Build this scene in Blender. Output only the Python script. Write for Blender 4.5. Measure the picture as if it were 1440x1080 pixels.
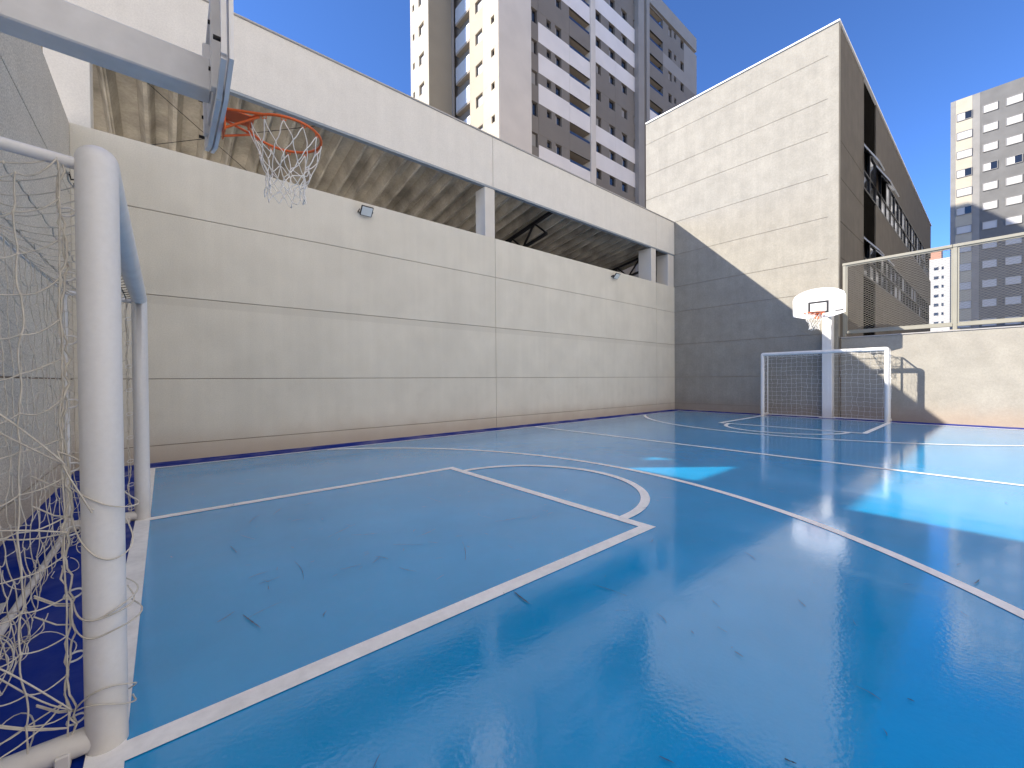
import bpy, math, random
from mathutils import Vector, Matrix

# ------------------------------------------------------------------ scene
for o in list(bpy.data.objects):
    bpy.data.objects.remove(o)
S = bpy.context.scene
COL = S.collection
R = math.radians

# camera: solved from the photograph's vanishing points (court X = along the
# long wall, Y = towards the long wall, Z up, metres)
F_PX, YAW, PITCH, ROLL, CAM_H = 578.03, .869116, -.0111578, -.00726397, 1.24
fw = Vector((math.cos(YAW)*math.cos(PITCH), math.sin(YAW)*math.cos(PITCH), math.sin(PITCH)))
rt = Vector((math.sin(YAW), -math.cos(YAW), 0))
up = rt.cross(fw)
r2 = math.cos(ROLL)*rt + math.sin(ROLL)*up
u2 = r2.cross(fw)
cam = bpy.data.cameras.new('camera')
cam.sensor_fit = 'HORIZONTAL'
cam.sensor_width = 36.0
cam.lens = 36.0*F_PX/1440.0
cam.clip_start = .02
cam.clip_end = 3000
cam_o = bpy.data.objects.new('camera', cam)
COL.objects.link(cam_o)
m3 = Matrix((r2, u2, -fw)).transposed()
cam_o.matrix_world = Matrix.Translation((0, 0, CAM_H)) @ m3.to_4x4()
S.camera = cam_o

# sky and sun: light travels along (1, -.83, -.83)
LDIR = Vector((1, -.83, -.83)).normalized()
SUN_EL = math.asin(-LDIR.z)
SUN_AZ = math.atan2(-LDIR.x, -LDIR.y)
W = bpy.data.worlds.new('World')
S.world = W
W.use_nodes = True
nt = W.node_tree
nt.nodes.clear()
sky = nt.nodes.new('ShaderNodeTexSky')
sky.sky_type = 'NISHITA'
sky.sun_disc = False
sky.sun_elevation = SUN_EL
sky.sun_rotation = SUN_AZ
sky.altitude = 800
sky.air_density = .5
sky.dust_density = .0
sky.ozone_density = 10.0
bg = nt.nodes.new('ShaderNodeBackground')
bg.inputs['Strength'].default_value = .135
wo = nt.nodes.new('ShaderNodeOutputWorld')
nt.links.new(sky.outputs[0], bg.inputs[0])
nt.links.new(bg.outputs[0], wo.inputs[0])
sun = bpy.data.lights.new('sun', 'SUN')
sun.energy = 3.2
sun.angle = R(.5)
sun.color = (1, .91, .78)
sun_o = bpy.data.objects.new('sun', sun)
COL.objects.link(sun_o)
sun_o.rotation_euler = LDIR.to_track_quat('-Z', 'Y').to_euler()
sun_o.location = (-20, 16, 30)

vs = S.view_settings
vs.view_transform = 'Standard'
vs.look = 'None'
vs.exposure = 1.64
vs.gamma = 1
S.render.resolution_x, S.render.resolution_y = 1024, 768

rnd = random.Random(7)

# ------------------------------------------------------------------ helpers
class MB:
    """collects shapes; build() links them as one mesh object"""
    def __init__(s):
        s.v, s.f, s.sm = [], [], []

    def add(s, vs_, fs_, smooth=False):
        b = len(s.v)
        s.v += [tuple(p) for p in vs_]
        s.f += [tuple(b+i for i in f) for f in fs_]
        s.sm += [smooth]*len(fs_)
        return s

    def box(s, x0, x1, y0, y1, z0, z1):
        return s.add([(x, y, z) for x in (x0, x1) for y in (y0, y1) for z in (z0, z1)],
                     [(0, 1, 3, 2), (4, 6, 7, 5), (0, 4, 5, 1), (2, 3, 7, 6), (0, 2, 6, 4), (1, 5, 7, 3)])

    def cbox(s, x0, x1, y0, y1, z0, z1, c=.006):
        """box with chamfered edges"""
        lo, hi = (x0, y0, z0), (x1, y1, z1)
        c = min(c, *[(hi[i]-lo[i])*.45 for i in range(3)])
        idx, vv = {}, []
        for cx in (0, 1):
            for cy in (0, 1):
                for cz in (0, 1):
                    cc = (cx, cy, cz)
                    for ax in range(3):
                        p = []
                        for i in range(3):
                            e = (lo, hi)[cc[i]][i]
                            p.append(e if i == ax else e+(c if cc[i] == 0 else -c))
                        idx[cc, ax] = len(vv)
                        vv.append(p)
        ff = []
        for ax in range(3):
            a, b = [i for i in range(3) if i != ax]
            for side in (0, 1):
                q = []
                for ca, cb in ((0, 0), (1, 0), (1, 1), (0, 1)):
                    k = [0, 0, 0]
                    k[ax], k[a], k[b] = side, ca, cb
                    q.append(idx[tuple(k), ax])
                if (side == 0) == (ax != 1):
                    q.reverse()
                ff.append(q)
        for ax in range(3):                      # edges along ax
            a, b = [i for i in range(3) if i != ax]
            for ca in (0, 1):
                for cb in (0, 1):
                    k0, k1 = [0]*3, [0]*3
                    k0[a] = k1[a] = ca
                    k0[b] = k1[b] = cb
                    k0[ax], k1[ax] = 0, 1
                    k0, k1 = tuple(k0), tuple(k1)
                    ff.append((idx[k0, a], idx[k1, a], idx[k1, b], idx[k0, b]))
        for k in [(i, j, l) for i in (0, 1) for j in (0, 1) for l in (0, 1)]:
            ff.append((idx[k, 0], idx[k, 1], idx[k, 2]))
        return s.add(vv, ff)

    def tube(s, pts, r, n=8, closed=False, smooth=True, cap=True):
        pts = [Vector(p) for p in pts]
        m = len(pts)
        rr = r if isinstance(r, (list, tuple)) else [r]*m
        t0 = (pts[1]-pts[0]).normalized()
        ref = Vector((0, 0, 1)) if abs(t0.z) < .9 else Vector((1, 0, 0))
        nrm = t0.cross(ref).normalized()
        vv, ff = [], []
        for i, p in enumerate(pts):
            if closed:
                t = (pts[(i+1) % m]-pts[i-1])
            else:
                t = pts[min(i+1, m-1)]-pts[max(i-1, 0)]
            t = t.normalized() if t.length > 1e-9 else t0
            nrm = (nrm-t*nrm.dot(t))
            nrm = nrm.normalized() if nrm.length > 1e-6 else t.orthogonal().normalized()
            bn = t.cross(nrm)
            sc = 1.0
            if 0 < i < m-1:                      # keep the bore through mitres
                a = (pts[i]-pts[i-1]).normalized()
                cs = max(.5, a.dot(t))
                sc = 1/cs if False else 1.0
            for k in range(n):
                an = 2*math.pi*k/n
                vv.append(p+(nrm*math.cos(an)+bn*math.sin(an))*rr[i]*sc)
        for i in range(m if closed else m-1):
            j = (i+1) % m
            for k in range(n):
                l = (k+1) % n
                ff.append((i*n+k, i*n+l, j*n+l, j*n+k))
        s.add(vv, ff, smooth)
        if cap and not closed and n > 4:
            s.add(vv[:n], [tuple(range(n-1, -1, -1))])
            s.add(vv[-n:], [tuple(range(n))])
        return s

    def bar(s, p, q, w, h, upv=(0, 0, 1)):
        """rectangular bar from p to q"""
        p, q = Vector(p), Vector(q)
        t = (q-p).normalized()
        a = t.cross(Vector(upv)).normalized()
        b = a.cross(t)
        vv = [c+a*sx*w/2+b*sy*h/2 for c in (p, q) for sx, sy in ((-1, -1), (1, -1), (1, 1), (-1, 1))]
        return s.add(vv, [(3, 2, 1, 0), (4, 5, 6, 7), (0, 1, 5, 4), (1, 2, 6, 5), (2, 3, 7, 6), (3, 0, 4, 7)])

    def prism(s, poly, axis, a, b):
        """polygon (in the two other axes) extruded from a to b along axis"""
        def P(u, v, w):
            return ((w, u, v), (u, w, v), (u, v, w))[axis]
        n = len(poly)
        vv = [P(u, v, a) for u, v in poly]+[P(u, v, b) for u, v in poly]
        ff = [tuple(range(n-1, -1, -1)), tuple(range(n, 2*n))]
        ff += [(i, (i+1) % n, n+(i+1) % n, n+i) for i in range(n)]
        return s.add(vv, ff)

    def build(s, name, mat, parent=None, local=False):
        me = bpy.data.meshes.new(name)
        off = Vector((0, 0, 0))
        if parent is not None and not local:
            q = parent
            while q is not None:
                off += q.location
                q = q.parent
        me.from_pydata([tuple(Vector(p)-off) for p in s.v], [], s.f)
        me.polygons.foreach_set('use_smooth', s.sm)
        import bmesh
        bm = bmesh.new()
        bm.from_mesh(me)
        bmesh.ops.recalc_face_normals(bm, faces=bm.faces)
        bm.to_mesh(me)
        bm.free()
        me.materials.append(mat)
        o = bpy.data.objects.new(name, me)
        COL.objects.link(o)
        o.parent = parent
        return o


def tag(o, label=None, cat=None, group=None, kind=None):
    for k, v in (('label', label), ('category', cat), ('group', group), ('kind', kind)):
        if v:
            o[k] = v
    return o


def thing(name, loc, label, cat, group=None, rz=0):
    o = bpy.data.objects.new(name, None)
    COL.objects.link(o)
    o.location = loc
    o.rotation_euler = (0, 0, rz)
    return tag(o, label, cat, group)


def box(name, mat, parent, *b, c=None):
    m = MB()
    m.cbox(*b, c) if c else m.box(*b)
    return m.build(name, mat, parent)

# ------------------------------------------------------------------ materials
def mat(name, col, rough=.6, metal=0, spec=.5, var=.0, vscale=3, bump=0, bscale=100, bdist=.002,
        streak=0, coat=0, grain=0, gscale=100):
    m = bpy.data.materials.new(name)
    m.use_nodes = True
    n, l = m.node_tree.nodes, m.node_tree.links
    p = n['Principled BSDF']
    p.inputs['Base Color'].default_value = (*col, 1)
    p.inputs['Roughness'].default_value = rough
    p.inputs['Metallic'].default_value = metal
    p.inputs['Specular IOR Level'].default_value = spec
    p.inputs['Coat Weight'].default_value = coat
    geo = n.new('ShaderNodeNewGeometry')
    last = None
    if var:
        a = n.new('ShaderNodeTexNoise')
        a.inputs['Scale'].default_value = vscale
        a.inputs['Detail'].default_value = 6
        l.new(geo.outputs['Position'], a.inputs['Vector'])
        mr = n.new('ShaderNodeMapRange')
        mr.inputs[1].default_value, mr.inputs[2].default_value = .3, .7
        mr.inputs[3].default_value, mr.inputs[4].default_value = 1-var, 1+var
        l.new(a.outputs[0], mr.inputs[0])
        last = mr.outputs[0]
    if streak:
        mp = n.new('ShaderNodeMapping')
        mp.inputs['Scale'].default_value = (9, 9, .5)
        l.new(geo.outputs['Position'], mp.inputs[0])
        a = n.new('ShaderNodeTexNoise')
        a.inputs['Scale'].default_value = .8
        a.inputs['Detail'].default_value = 5
        l.new(mp.outputs[0], a.inputs['Vector'])
        mr = n.new('ShaderNodeMapRange')
        mr.inputs[1].default_value, mr.inputs[2].default_value = .3, .7
        mr.inputs[3].default_value, mr.inputs[4].default_value = 1-streak, 1+streak
        l.new(a.outputs[0], mr.inputs[0])
        if last:
            mu = n.new('ShaderNodeMath')
            mu.operation = 'MULTIPLY'
            l.new(last, mu.inputs[0])
            l.new(mr.outputs[0], mu.inputs[1])
            last = mu.outputs[0]
        else:
            last = mr.outputs[0]
    if grain:
        a = n.new('ShaderNodeTexNoise')
        a.inputs['Scale'].default_value = gscale
        a.inputs['Detail'].default_value = 4
        a.inputs['Roughness'].default_value = .7
        l.new(geo.outputs['Position'], a.inputs['Vector'])
        mr = n.new('ShaderNodeMapRange')
        mr.inputs[1].default_value, mr.inputs[2].default_value = .3, .7
        mr.inputs[3].default_value, mr.inputs[4].default_value = 1-grain, 1+grain
        l.new(a.outputs[0], mr.inputs[0])
        if last:
            mu = n.new('ShaderNodeMath')
            mu.operation = 'MULTIPLY'
            l.new(last, mu.inputs[0])
            l.new(mr.outputs[0], mu.inputs[1])
            last = mu.outputs[0]
        else:
            last = mr.outputs[0]
    if last:
        mx = n.new('ShaderNodeMix')
        mx.data_type = 'RGBA'
        mx.blend_type = 'MULTIPLY'
        mx.inputs[0].default_value = 1
        mx.inputs[6].default_value = (*col, 1)
        l.new(last, mx.inputs[7])
        l.new(mx.outputs[2], p.inputs['Base Color'])
    if bump:
        a = n.new('ShaderNodeTexNoise')
        a.inputs['Scale'].default_value = bscale
        a.inputs['Detail'].default_value = 3
        l.new(geo.outputs['Position'], a.inputs['Vector'])
        b = n.new('ShaderNodeBump')
        b.inputs['Strength'].default_value = bump
        b.inputs['Distance'].default_value = bdist
        l.new(a.outputs[0], b.inputs['Height'])
        l.new(b.outputs[0], p.inputs['Normal'])
    return m


def base_color_socket(m):
    p = m.node_tree.nodes['Principled BSDF']
    return p.inputs['Base Color']


def overlay(m, fac_builder, col):
    """mix a second colour over the base colour with a procedural factor"""
    n, l = m.node_tree.nodes, m.node_tree.links
    sck = base_color_socket(m)
    mx = n.new('ShaderNodeMix')
    mx.data_type = 'RGBA'
    if sck.links:
        l.new(sck.links[0].from_socket, mx.inputs[6])
    else:
        mx.inputs[6].default_value = sck.default_value
    mx.inputs[7].default_value = (*col, 1)
    l.new(fac_builder(n, l), mx.inputs[0])
    l.new(mx.outputs[2], sck)


def splash(z1, strength, scale=2.5):
    """soil splashed on the foot of a wall, ragged upper limit near z1"""
    def fb(n, l):
        geo = n.new('ShaderNodeNewGeometry')
        sx = n.new('ShaderNodeSeparateXYZ')
        l.new(geo.outputs['Position'], sx.inputs[0])
        a = n.new('ShaderNodeTexNoise')
        a.inputs['Scale'].default_value = scale
        a.inputs['Detail'].default_value = 8
        l.new(geo.outputs['Position'], a.inputs['Vector'])
        ad = n.new('ShaderNodeMath')
        ad.operation = 'MULTIPLY_ADD'
        l.new(a.outputs[0], ad.inputs[0])
        ad.inputs[1].default_value = -.6*z1
        l.new(sx.outputs['Z'], ad.inputs[2])
        mr = n.new('ShaderNodeMapRange')
        mr.interpolation_type = 'SMOOTHSTEP'
        mr.inputs[1].default_value, mr.inputs[2].default_value = -.35*z1, z1*.75
        mr.inputs[3].default_value, mr.inputs[4].default_value = strength, 0
        l.new(ad.outputs[0], mr.inputs[0])
        return mr.outputs[0]
    return fb

M = {}
M['plaster'] = mat('grey_beige_plaster', (.645, .615, .53), .85, var=.05, vscale=1.6, bump=.55, bscale=130, bdist=.004, streak=.022, grain=.08, gscale=60)
overlay(M['plaster'], splash(.55, .55), (.36, .27, .19))
def roller_band(n, l):
    """a slightly darker second coat left under one joint line"""
    geo = n.new('ShaderNodeNewGeometry')
    sx = n.new('ShaderNodeSeparateXYZ')
    l.new(geo.outputs['Position'], sx.inputs[0])
    a = n.new('ShaderNodeMapRange')
    a.inputs[1].default_value, a.inputs[2].default_value = 2.43, 2.45
    l.new(sx.outputs['Z'], a.inputs[0])
    b = n.new('ShaderNodeMapRange')
    b.inputs[1].default_value, b.inputs[2].default_value = 2.575, 2.58
    b.inputs[3].default_value, b.inputs[4].default_value = .30, 0
    l.new(sx.outputs['Z'], b.inputs[0])
    m_ = n.new('ShaderNodeMath')
    m_.operation = 'MULTIPLY'
    l.new(a.outputs[0], m_.inputs[0])
    l.new(b.outputs[0], m_.inputs[1])
    return m_.outputs[0]
overlay(M['plaster'], roller_band, (.50, .47, .40))


def smudges(scale, lo, hi, top, strength):
    """ball marks and grime, denser low down on the wall"""
    def fb(n, l):
        geo = n.new('ShaderNodeNewGeometry')
        sx = n.new('ShaderNodeSeparateXYZ')
        l.new(geo.outputs['Position'], sx.inputs[0])
        a = n.new('ShaderNodeTexNoise')
        a.inputs['Scale'].default_value = scale
        a.inputs['Detail'].default_value = 9
        a.inputs['Roughness'].default_value = .65
        l.new(geo.outputs['Position'], a.inputs['Vector'])
        r_ = n.new('ShaderNodeMapRange')
        r_.inputs[1].default_value, r_.inputs[2].default_value = lo, hi
        l.new(a.outputs[0], r_.inputs[0])
        z = n.new('ShaderNodeMapRange')
        z.inputs[1].default_value, z.inputs[2].default_value = .2, top
        z.inputs[3].default_value, z.inputs[4].default_value = strength, strength*.15
        l.new(sx.outputs['Z'], z.inputs[0])
        m_ = n.new('ShaderNodeMath')
        m_.operation = 'MULTIPLY'
        l.new(r_.outputs[0], m_.inputs[0])
        l.new(z.outputs[0], m_.inputs[1])
        return m_.outputs[0]
    return fb
overlay(M['plaster'], smudges(2.4, .56, .72, 3.2, .2), (.42, .38, .31))
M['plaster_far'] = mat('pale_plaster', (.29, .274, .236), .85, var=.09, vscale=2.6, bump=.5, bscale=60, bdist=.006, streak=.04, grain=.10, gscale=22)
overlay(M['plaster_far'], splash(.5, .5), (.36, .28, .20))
M['joint'] = mat('dark_joint', (.26, .21, .17), .9)
M['fascia'] = mat('light_grey_fascia', (.69, .665, .61), .8, var=.03, bump=.35, bscale=140, bdist=.003, streak=.025, grain=.08, gscale=50)
M['cap'] = mat('grey_capping_metal', (.42, .40, .38), .5, metal=.3)
M['drip'] = mat('blue_grey_drip_metal', (.26, .30, .34), .5, metal=.3)
M['roof'] = mat('weathered_fibre_cement', (.36, .325, .265), .9, streak=.0, grain=.15, gscale=20, var=.42, vscale=1.3, bump=.3, bscale=60, bdist=.004)
M['steel_black'] = mat('black_steel', (.012, .012, .013), .5, metal=.4)
M['white_paint'] = mat('white_painted_steel', (.76, .755, .74), .38, streak=.06, grain=.03, gscale=45, var=.025, vscale=2, bump=.1, bscale=50, bdist=.001)
overlay(M['white_paint'], splash(.45, .35, 9), (.45, .40, .33))
M['galv'] = mat('light_grey_painted_steel', (.74, .735, .73), .45, var=.06, vscale=9)
M['board'] = mat('white_backboard', (.82, .82, .82), .4, var=.02)
M['orange'] = mat('orange_steel', (.72, .13, .02), .45, var=.1, vscale=12)
M['cord'] = mat('off_white_cord', (.62, .58, .50), .85, var=.15, vscale=25)
M['white_cord'] = mat('white_cord', (.88, .87, .84), .85, var=.1, vscale=25)
M['black'] = mat('black_plastic', (.02, .02, .022), .4)
M['lamp_glass'] = mat('frosted_lamp_glass', (.72, .76, .76), .15)
M['cream_paint'] = mat('cream_painted_steel', (.27, .26, .215), .5, var=.05)
M['mesh'] = mat('galvanised_mesh', (.22, .21, .185), .6)
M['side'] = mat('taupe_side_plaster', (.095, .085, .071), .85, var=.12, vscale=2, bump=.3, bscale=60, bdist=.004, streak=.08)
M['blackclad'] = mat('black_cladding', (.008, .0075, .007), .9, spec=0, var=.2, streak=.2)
M['glass_dark'] = mat('dark_window_glass', (.015, .017, .02), .06, spec=.8)
M['glass_light'] = mat('bright_window_glass', (.55, .58, .62), .12)
M['rubber'] = mat('black_rubber', (.02, .02, .02), .8)
M['line'] = mat('white_line_paint', (.92, .90, .86), .35, var=.08, vscale=5, grain=.08, gscale=18)
M['ground'] = mat('concrete_ground', (.30, .29, .27), .9, var=.15, vscale=.3)
M['scuff'] = mat('dark_scuff', (.012, .05, .085), .5)
M['scuff_faint'] = mat('faint_scuff', (.02, .12, .26), .4)


def floor_mat(name, col, rough, spec=.9, coat=.3):
    m = mat(name, col, rough, spec=spec, coat=coat)
    m.node_tree.nodes['Principled BSDF'].inputs['Coat Roughness'].default_value = .05
    n, l = m.node_tree.nodes, m.node_tree.links
    p = n['Principled BSDF']
    geo = n.new('ShaderNodeNewGeometry')
    # broad tone drift and roller marks
    a = n.new('ShaderNodeTexNoise')
    a.inputs['Scale'].default_value = .9
    a.inputs['Detail'].default_value = 7
    a.inputs['Roughness'].default_value = .6
    l.new(geo.outputs['Position'], a.inputs['Vector'])
    mr = n.new('ShaderNodeMapRange')
    mr.inputs[1].default_value, mr.inputs[2].default_value = .3, .7
    mr.inputs[3].default_value, mr.inputs[4].default_value = .90, 1.10
    l.new(a.outputs[0], mr.inputs[0])
    mx = n.new('ShaderNodeMix')
    mx.data_type = 'RGBA'
    mx.blend_type = 'MULTIPLY'
    mx.inputs[0].default_value = 1
    mx.inputs[6].default_value = (*col, 1)
    l.new(mr.outputs[0], mx.inputs[7])
    du = n.new('ShaderNodeTexNoise')
    du.inputs['Scale'].default_value = 1.7
    du.inputs['Detail'].default_value = 11
    du.inputs['Roughness'].default_value = .72
    du.inputs['Distortion'].default_value = .6
    l.new(geo.outputs['Position'], du.inputs['Vector'])
    dr = n.new('ShaderNodeMapRange')
    dr.inputs[1].default_value, dr.inputs[2].default_value = .50, .80
    dr.inputs[3].default_value, dr.inputs[4].default_value = 0, .05
    l.new(du.outputs[0], dr.inputs[0])
    dm = n.new('ShaderNodeMix')
    dm.data_type = 'RGBA'
    dm.inputs[7].default_value = (.30, .36, .40, 1)
    l.new(dr.outputs[0], dm.inputs[0])
    l.new(mx.outputs[2], dm.inputs[6])
    l.new(dm.outputs[2], p.inputs['Base Color'])
    # patchy gloss
    b = n.new('ShaderNodeTexNoise')
    b.inputs['Scale'].default_value = 2.3
    b.inputs['Detail'].default_value = 8
    l.new(geo.outputs['Position'], b.inputs['Vector'])
    mb = n.new('ShaderNodeMapRange')
    mb.inputs[1].default_value, mb.inputs[2].default_value = .38, .72
    mb.inputs[3].default_value, mb.inputs[4].default_value = rough*.8, rough*2.6
    l.new(b.outputs[0], mb.inputs[0])
    l.new(mb.outputs[0], p.inputs['Roughness'])
    # orange peel
    c = n.new('ShaderNodeTexNoise')
    c.inputs['Scale'].default_value = 55
    c.inputs['Detail'].default_value = 2
    l.new(geo.outputs['Position'], c.inputs['Vector'])
    d = n.new('ShaderNodeTexNoise')
    d.inputs['Scale'].default_value = 3.0
    d.inputs['Detail'].default_value = 1
    l.new(geo.outputs['Position'], d.inputs['Vector'])
    ad = n.new('ShaderNodeMath')
    ad.operation = 'MULTIPLY_ADD'
    l.new(d.outputs[0], ad.inputs[0])
    ad.inputs[1].default_value = 3.0
    l.new(c.outputs[0], ad.inputs[2])
    bp = n.new('ShaderNodeBump')
    bp.inputs['Strength'].default_value = .30
    bp.inputs['Distance'].default_value = .0019
    l.new(ad.outputs[0], bp.inputs['Height'])
    l.new(bp.outputs[0], p.inputs['Normal'])
    return m

M['court'] = floor_mat('blue_court_paint', (.0, .32, .68), .055, .85, .3)
M['navy'] = floor_mat('navy_court_paint', (.0, .022, .235), .40, .15, 0)

# ------------------------------------------------------------------ ground and court
XE0, XE1, YW = -.97, 15.58, 8.35      # end wall, far wall, long wall
XG0, XG1, YC = -.165, 14.87, 3.405    # goal lines, court axis
g = MB().box(-400, 900, -600, 600, -1.0, -.10).build('ground', M['ground'])
tag(g, kind='structure')

YR = -1.75                            # right edge of the slab
fl = MB().box(XE0-.1, XE1+.2, YR, YW+.1, -.098, 0).build('court_floor', M['navy'])
tag(fl, kind='structure')
HALF = 4.42


def sheet(name, poly, z, m, parent):
    """thin paint film"""
    mb = MB()
    n = len(poly)
    mb.add([(x, y, z) for x, y in poly], [tuple(range(n))])
    return mb.build(name, m, parent)

sheet('court_surface', [(XG0-.05, YC-HALF), (XG1+.05, YC-HALF), (XG1+.05, YC+HALF), (XG0-.05, YC+HALF)], .004, M['court'], fl)
LZ = .008


def line_rect(x0, x1, y0, y1, z=LZ):
    sheet('line_marking', [(x0, y0), (x1, y0), (x1, y1), (x0, y1)], z, M['line'], fl)


def line_arc(cx, cy, r, a0, a1, w, n=72, z=LZ):
    vv, ff = [], []
    for i in range(n+1):
        a = a0+(a1-a0)*i/n
        for q in (r-w/2, r+w/2):
            vv.append((cx+q*math.cos(a), cy+q*math.sin(a), z))
    for i in range(n):
        ff.append((2*i, 2*i+1, 2*i+3, 2*i+2))
    MB().add(vv, ff).build('line_marking', M['line'], fl)

for sgn, xg in ((1, XG0), (-1, XG1)):
    line_rect(xg-.05, xg+.05, YC-HALF, YC+HALF)
    xf = xg+sgn*3.215
    for yk in (YC-1.525, YC+1.525):
        a, b = sorted((xg+sgn*.05, xf-sgn*.05))
        line_rect(a, b, yk-.05, yk+.05)
    line_rect(xf-.05, xf+.05, YC-1.575, YC+1.575)
    a0 = -math.pi/2 if sgn > 0 else math.pi/2
    line_arc(xf+sgn*.03, YC, 1.265, a0, a0+math.pi, .09, z=LZ+.002)
    rad = 4.97
    da = math.asin((HALF-.06)/rad)
    mid = 0 if sgn > 0 else math.pi
    line_arc(xg, YC, rad, mid-da, mid+da, .085, 110)
xm = (XG0+XG1)/2
line_rect(xm-.045, xm+.045, YC-HALF+.06, YC+HALF-.06)
for y in (YC-HALF+.03, YC+HALF-.03):
    line_rect(XG0+.05, XG1-.05, y-.03, y+.03)

# scuffs left by shoes and balls, flat marks on the paint
def scuffs(count, m, area, lmin, lmax, w, seed, name):
    q = random.Random(seed)
    mb = MB()
    for i in range(count):
        x, y = q.uniform(area[0], area[1]), q.uniform(area[2], area[3])
        a = q.gauss(.9, .9)
        ln = q.uniform(lmin, lmax)*(2.2 if q.random() < .12 else 1)
        bend = q.uniform(-.5, .5)
        ww = w*q.uniform(.4, 1.3)
        k = 5
        vv = []
        for j in range(k+1):
            t = j/k
            aa = a+bend*(t-.5)
            px = x+math.cos(aa)*ln*(t-.5)
            py = y+math.sin(aa)*ln*(t-.5)
            h = ww*math.sin(math.pi*(.08+.84*t))*q.uniform(.4, 1.2)/2
            vv += [(px-math.sin(aa)*h, py+math.cos(aa)*h, LZ+.004), (px+math.sin(aa)*h, py-math.cos(aa)*h, LZ+.004)]
        mb.add(vv, [(2*j, 2*j+1, 2*j+3, 2*j+2) for j in range(k)])
    o = mb.build(name, m, fl)
    tag(o, kind='stuff')
# the larger marks, where the photograph shows them: x0, y0, x1, y1, width in mm
MARKS = [(0.97, 3.40, 1.23, 3.55, 5), (1.12, 3.32, 1.29, 3.22, 5), (2.17, 2.81, 2.41, 2.75, 6), (1.11, 2.80, 1.16,
         2.71, 7), (0.19, 2.57, 0.27, 2.63, 7), (0.30, 2.56, 0.35, 2.37, 7), (0.42, 2.89, 0.54, 2.91, 4), (0.30, 2.50,
         0.48, 2.57, 3), (1.53, 1.81, 1.51, 1.65, 9), (1.94, 1.56, 1.98, 1.35, 4), (0.36, 3.70, 0.38, 3.53, 6), (0.66,
         3.09, 0.64, 2.77, 4), (0.86, 2.76, 0.99, 2.75, 4), (1.29, 2.92, 1.46, 2.76, 4), (1.51, 2.79, 1.56, 2.72, 4),
         (2.66, 0.71, 2.61, 0.66, 5), (1.51, 0.44, 1.52, 0.41, 11), (2.15, 0.22, 2.15, 0.20, 8), (3.74, 0.07, 3.64,
         0.09, 6), (1.49, 2.94, 1.70, 3.00, 4), (1.71, 2.62, 1.55, 2.34, 3), (1.16, 2.54, 1.22, 2.41, 4), (2.30, 1.02,
         2.26, 0.96, 4), (2.07, 0.89, 2.06, 0.84, 4), (1.94, 0.96, 1.93, 0.94, 5), (1.94, 0.76, 1.93, 0.72, 6), (2.52,
         6.00, 2.91, 5.95, 3), (4.11, 6.51, 4.60, 6.52, 3), (0.54, 4.18, 0.65, 4.38, 5), (0.75, 4.31, 0.85, 4.47, 5),
         (1.04, 4.43, 1.13, 4.47, 4), (0.12, 7.04, -0.01, 7.22, 4), (0.72, 5.81, 0.63, 5.98, 4), (2.09, 3.88, 2.11,
         3.60, 3), (2.42, 2.64, 2.56, 2.66, 3),]
mb = MB()
q = random.Random(12)
for x0, y0, x1, y1, w in MARKS:
    vv, k = [], 14
    d = Vector((x1-x0, y1-y0, 0))
    nn = Vector((-d.y, d.x, 0)).normalized()
    bend = q.uniform(-.06, .06)
    for j in range(k+1):
        t = j/k
        c = Vector((x0, y0, LZ+.004))+d*t+nn*d.length*bend*math.sin(math.pi*t)
        h = w*.00042*(.35+.65*math.sin(math.pi*(.1+.8*t)))*q.uniform(.3, 1.4)
        vv += [c+nn*h, c-nn*h]
    mb.add(vv, [(2*j, 2*j+1, 2*j+3, 2*j+2) for j in range(k)])
tag(mb.build('scuff_mark', M['scuff'], fl), kind='stuff')
scuffs(75, M['scuff'], (.25, 2.9, 2.1, 5.6), .02, .075, .004, 3, 'scuff_mark')
scuffs(120, M['scuff_faint'], (.0, 8.0, -.6, 7.6), .03, .11, .005, 4, 'scuff_mark')
scuffs(70, M['scuff'], (.6, 8.0, -.8, 7.5), .004, .012, .005, 5, 'grit_speck')

# ------------------------------------------------------------------ walls
GAP = .0048                            # half a joint
ROWS = [0, .26, 1.288, 2.575, 3.862, 4.86]
# long wall
lw = thing('boundary_wall', (6.5, YW, 0), 'long grey plastered panel wall carrying two floodlights', 'wall')
box('wall_core', M['joint'], lw, XE0-.12, XE1+.02, YW+.016, YW+.22, -.09, 4.845)
cols = [XE0, 6.525, 14.25, XE1]
for i in range(3):
    for j in range(5):
        box('panel', M['plaster'], lw, cols[i]+(GAP if i else .002), cols[i+1]-(GAP if i < 2 else .002), YW, YW+.24,
            ROWS[j]+(GAP if j else -.08), ROWS[j+1]-(GAP if j < 4 else 0), c=.004)
# end wall behind the near goal
ew = thing('end_wall', (XE0, 3, 0), 'dark speckled plaster wall behind the near goal net', 'wall')
M['plaster_end'] = mat('speckled_plaster', (.62, .58, .50), .9, var=.05, vscale=3, grain=.42, gscale=62, bump=.7, bscale=110, bdist=.005)
overlay(M['plaster_end'], splash(.5, .5), (.36, .28, .20))
box('wall_core', M['joint'], ew, XE0-.20, XE0-.016, -3.0, YW+.2, -.09, 4.845)
for j in range(5):
    for a, b in ((-3.0, 2.6), (2.6, YW+.012)):
        box('panel', M['plaster_end'], ew, XE0-.22, XE0, a+GAP*.0+.003, b-.003, ROWS[j]+(GAP*1.6 if j else -.08),
            ROWS[j+1]-(GAP*1.6 if j < 4 else 0), c=.004)

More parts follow.
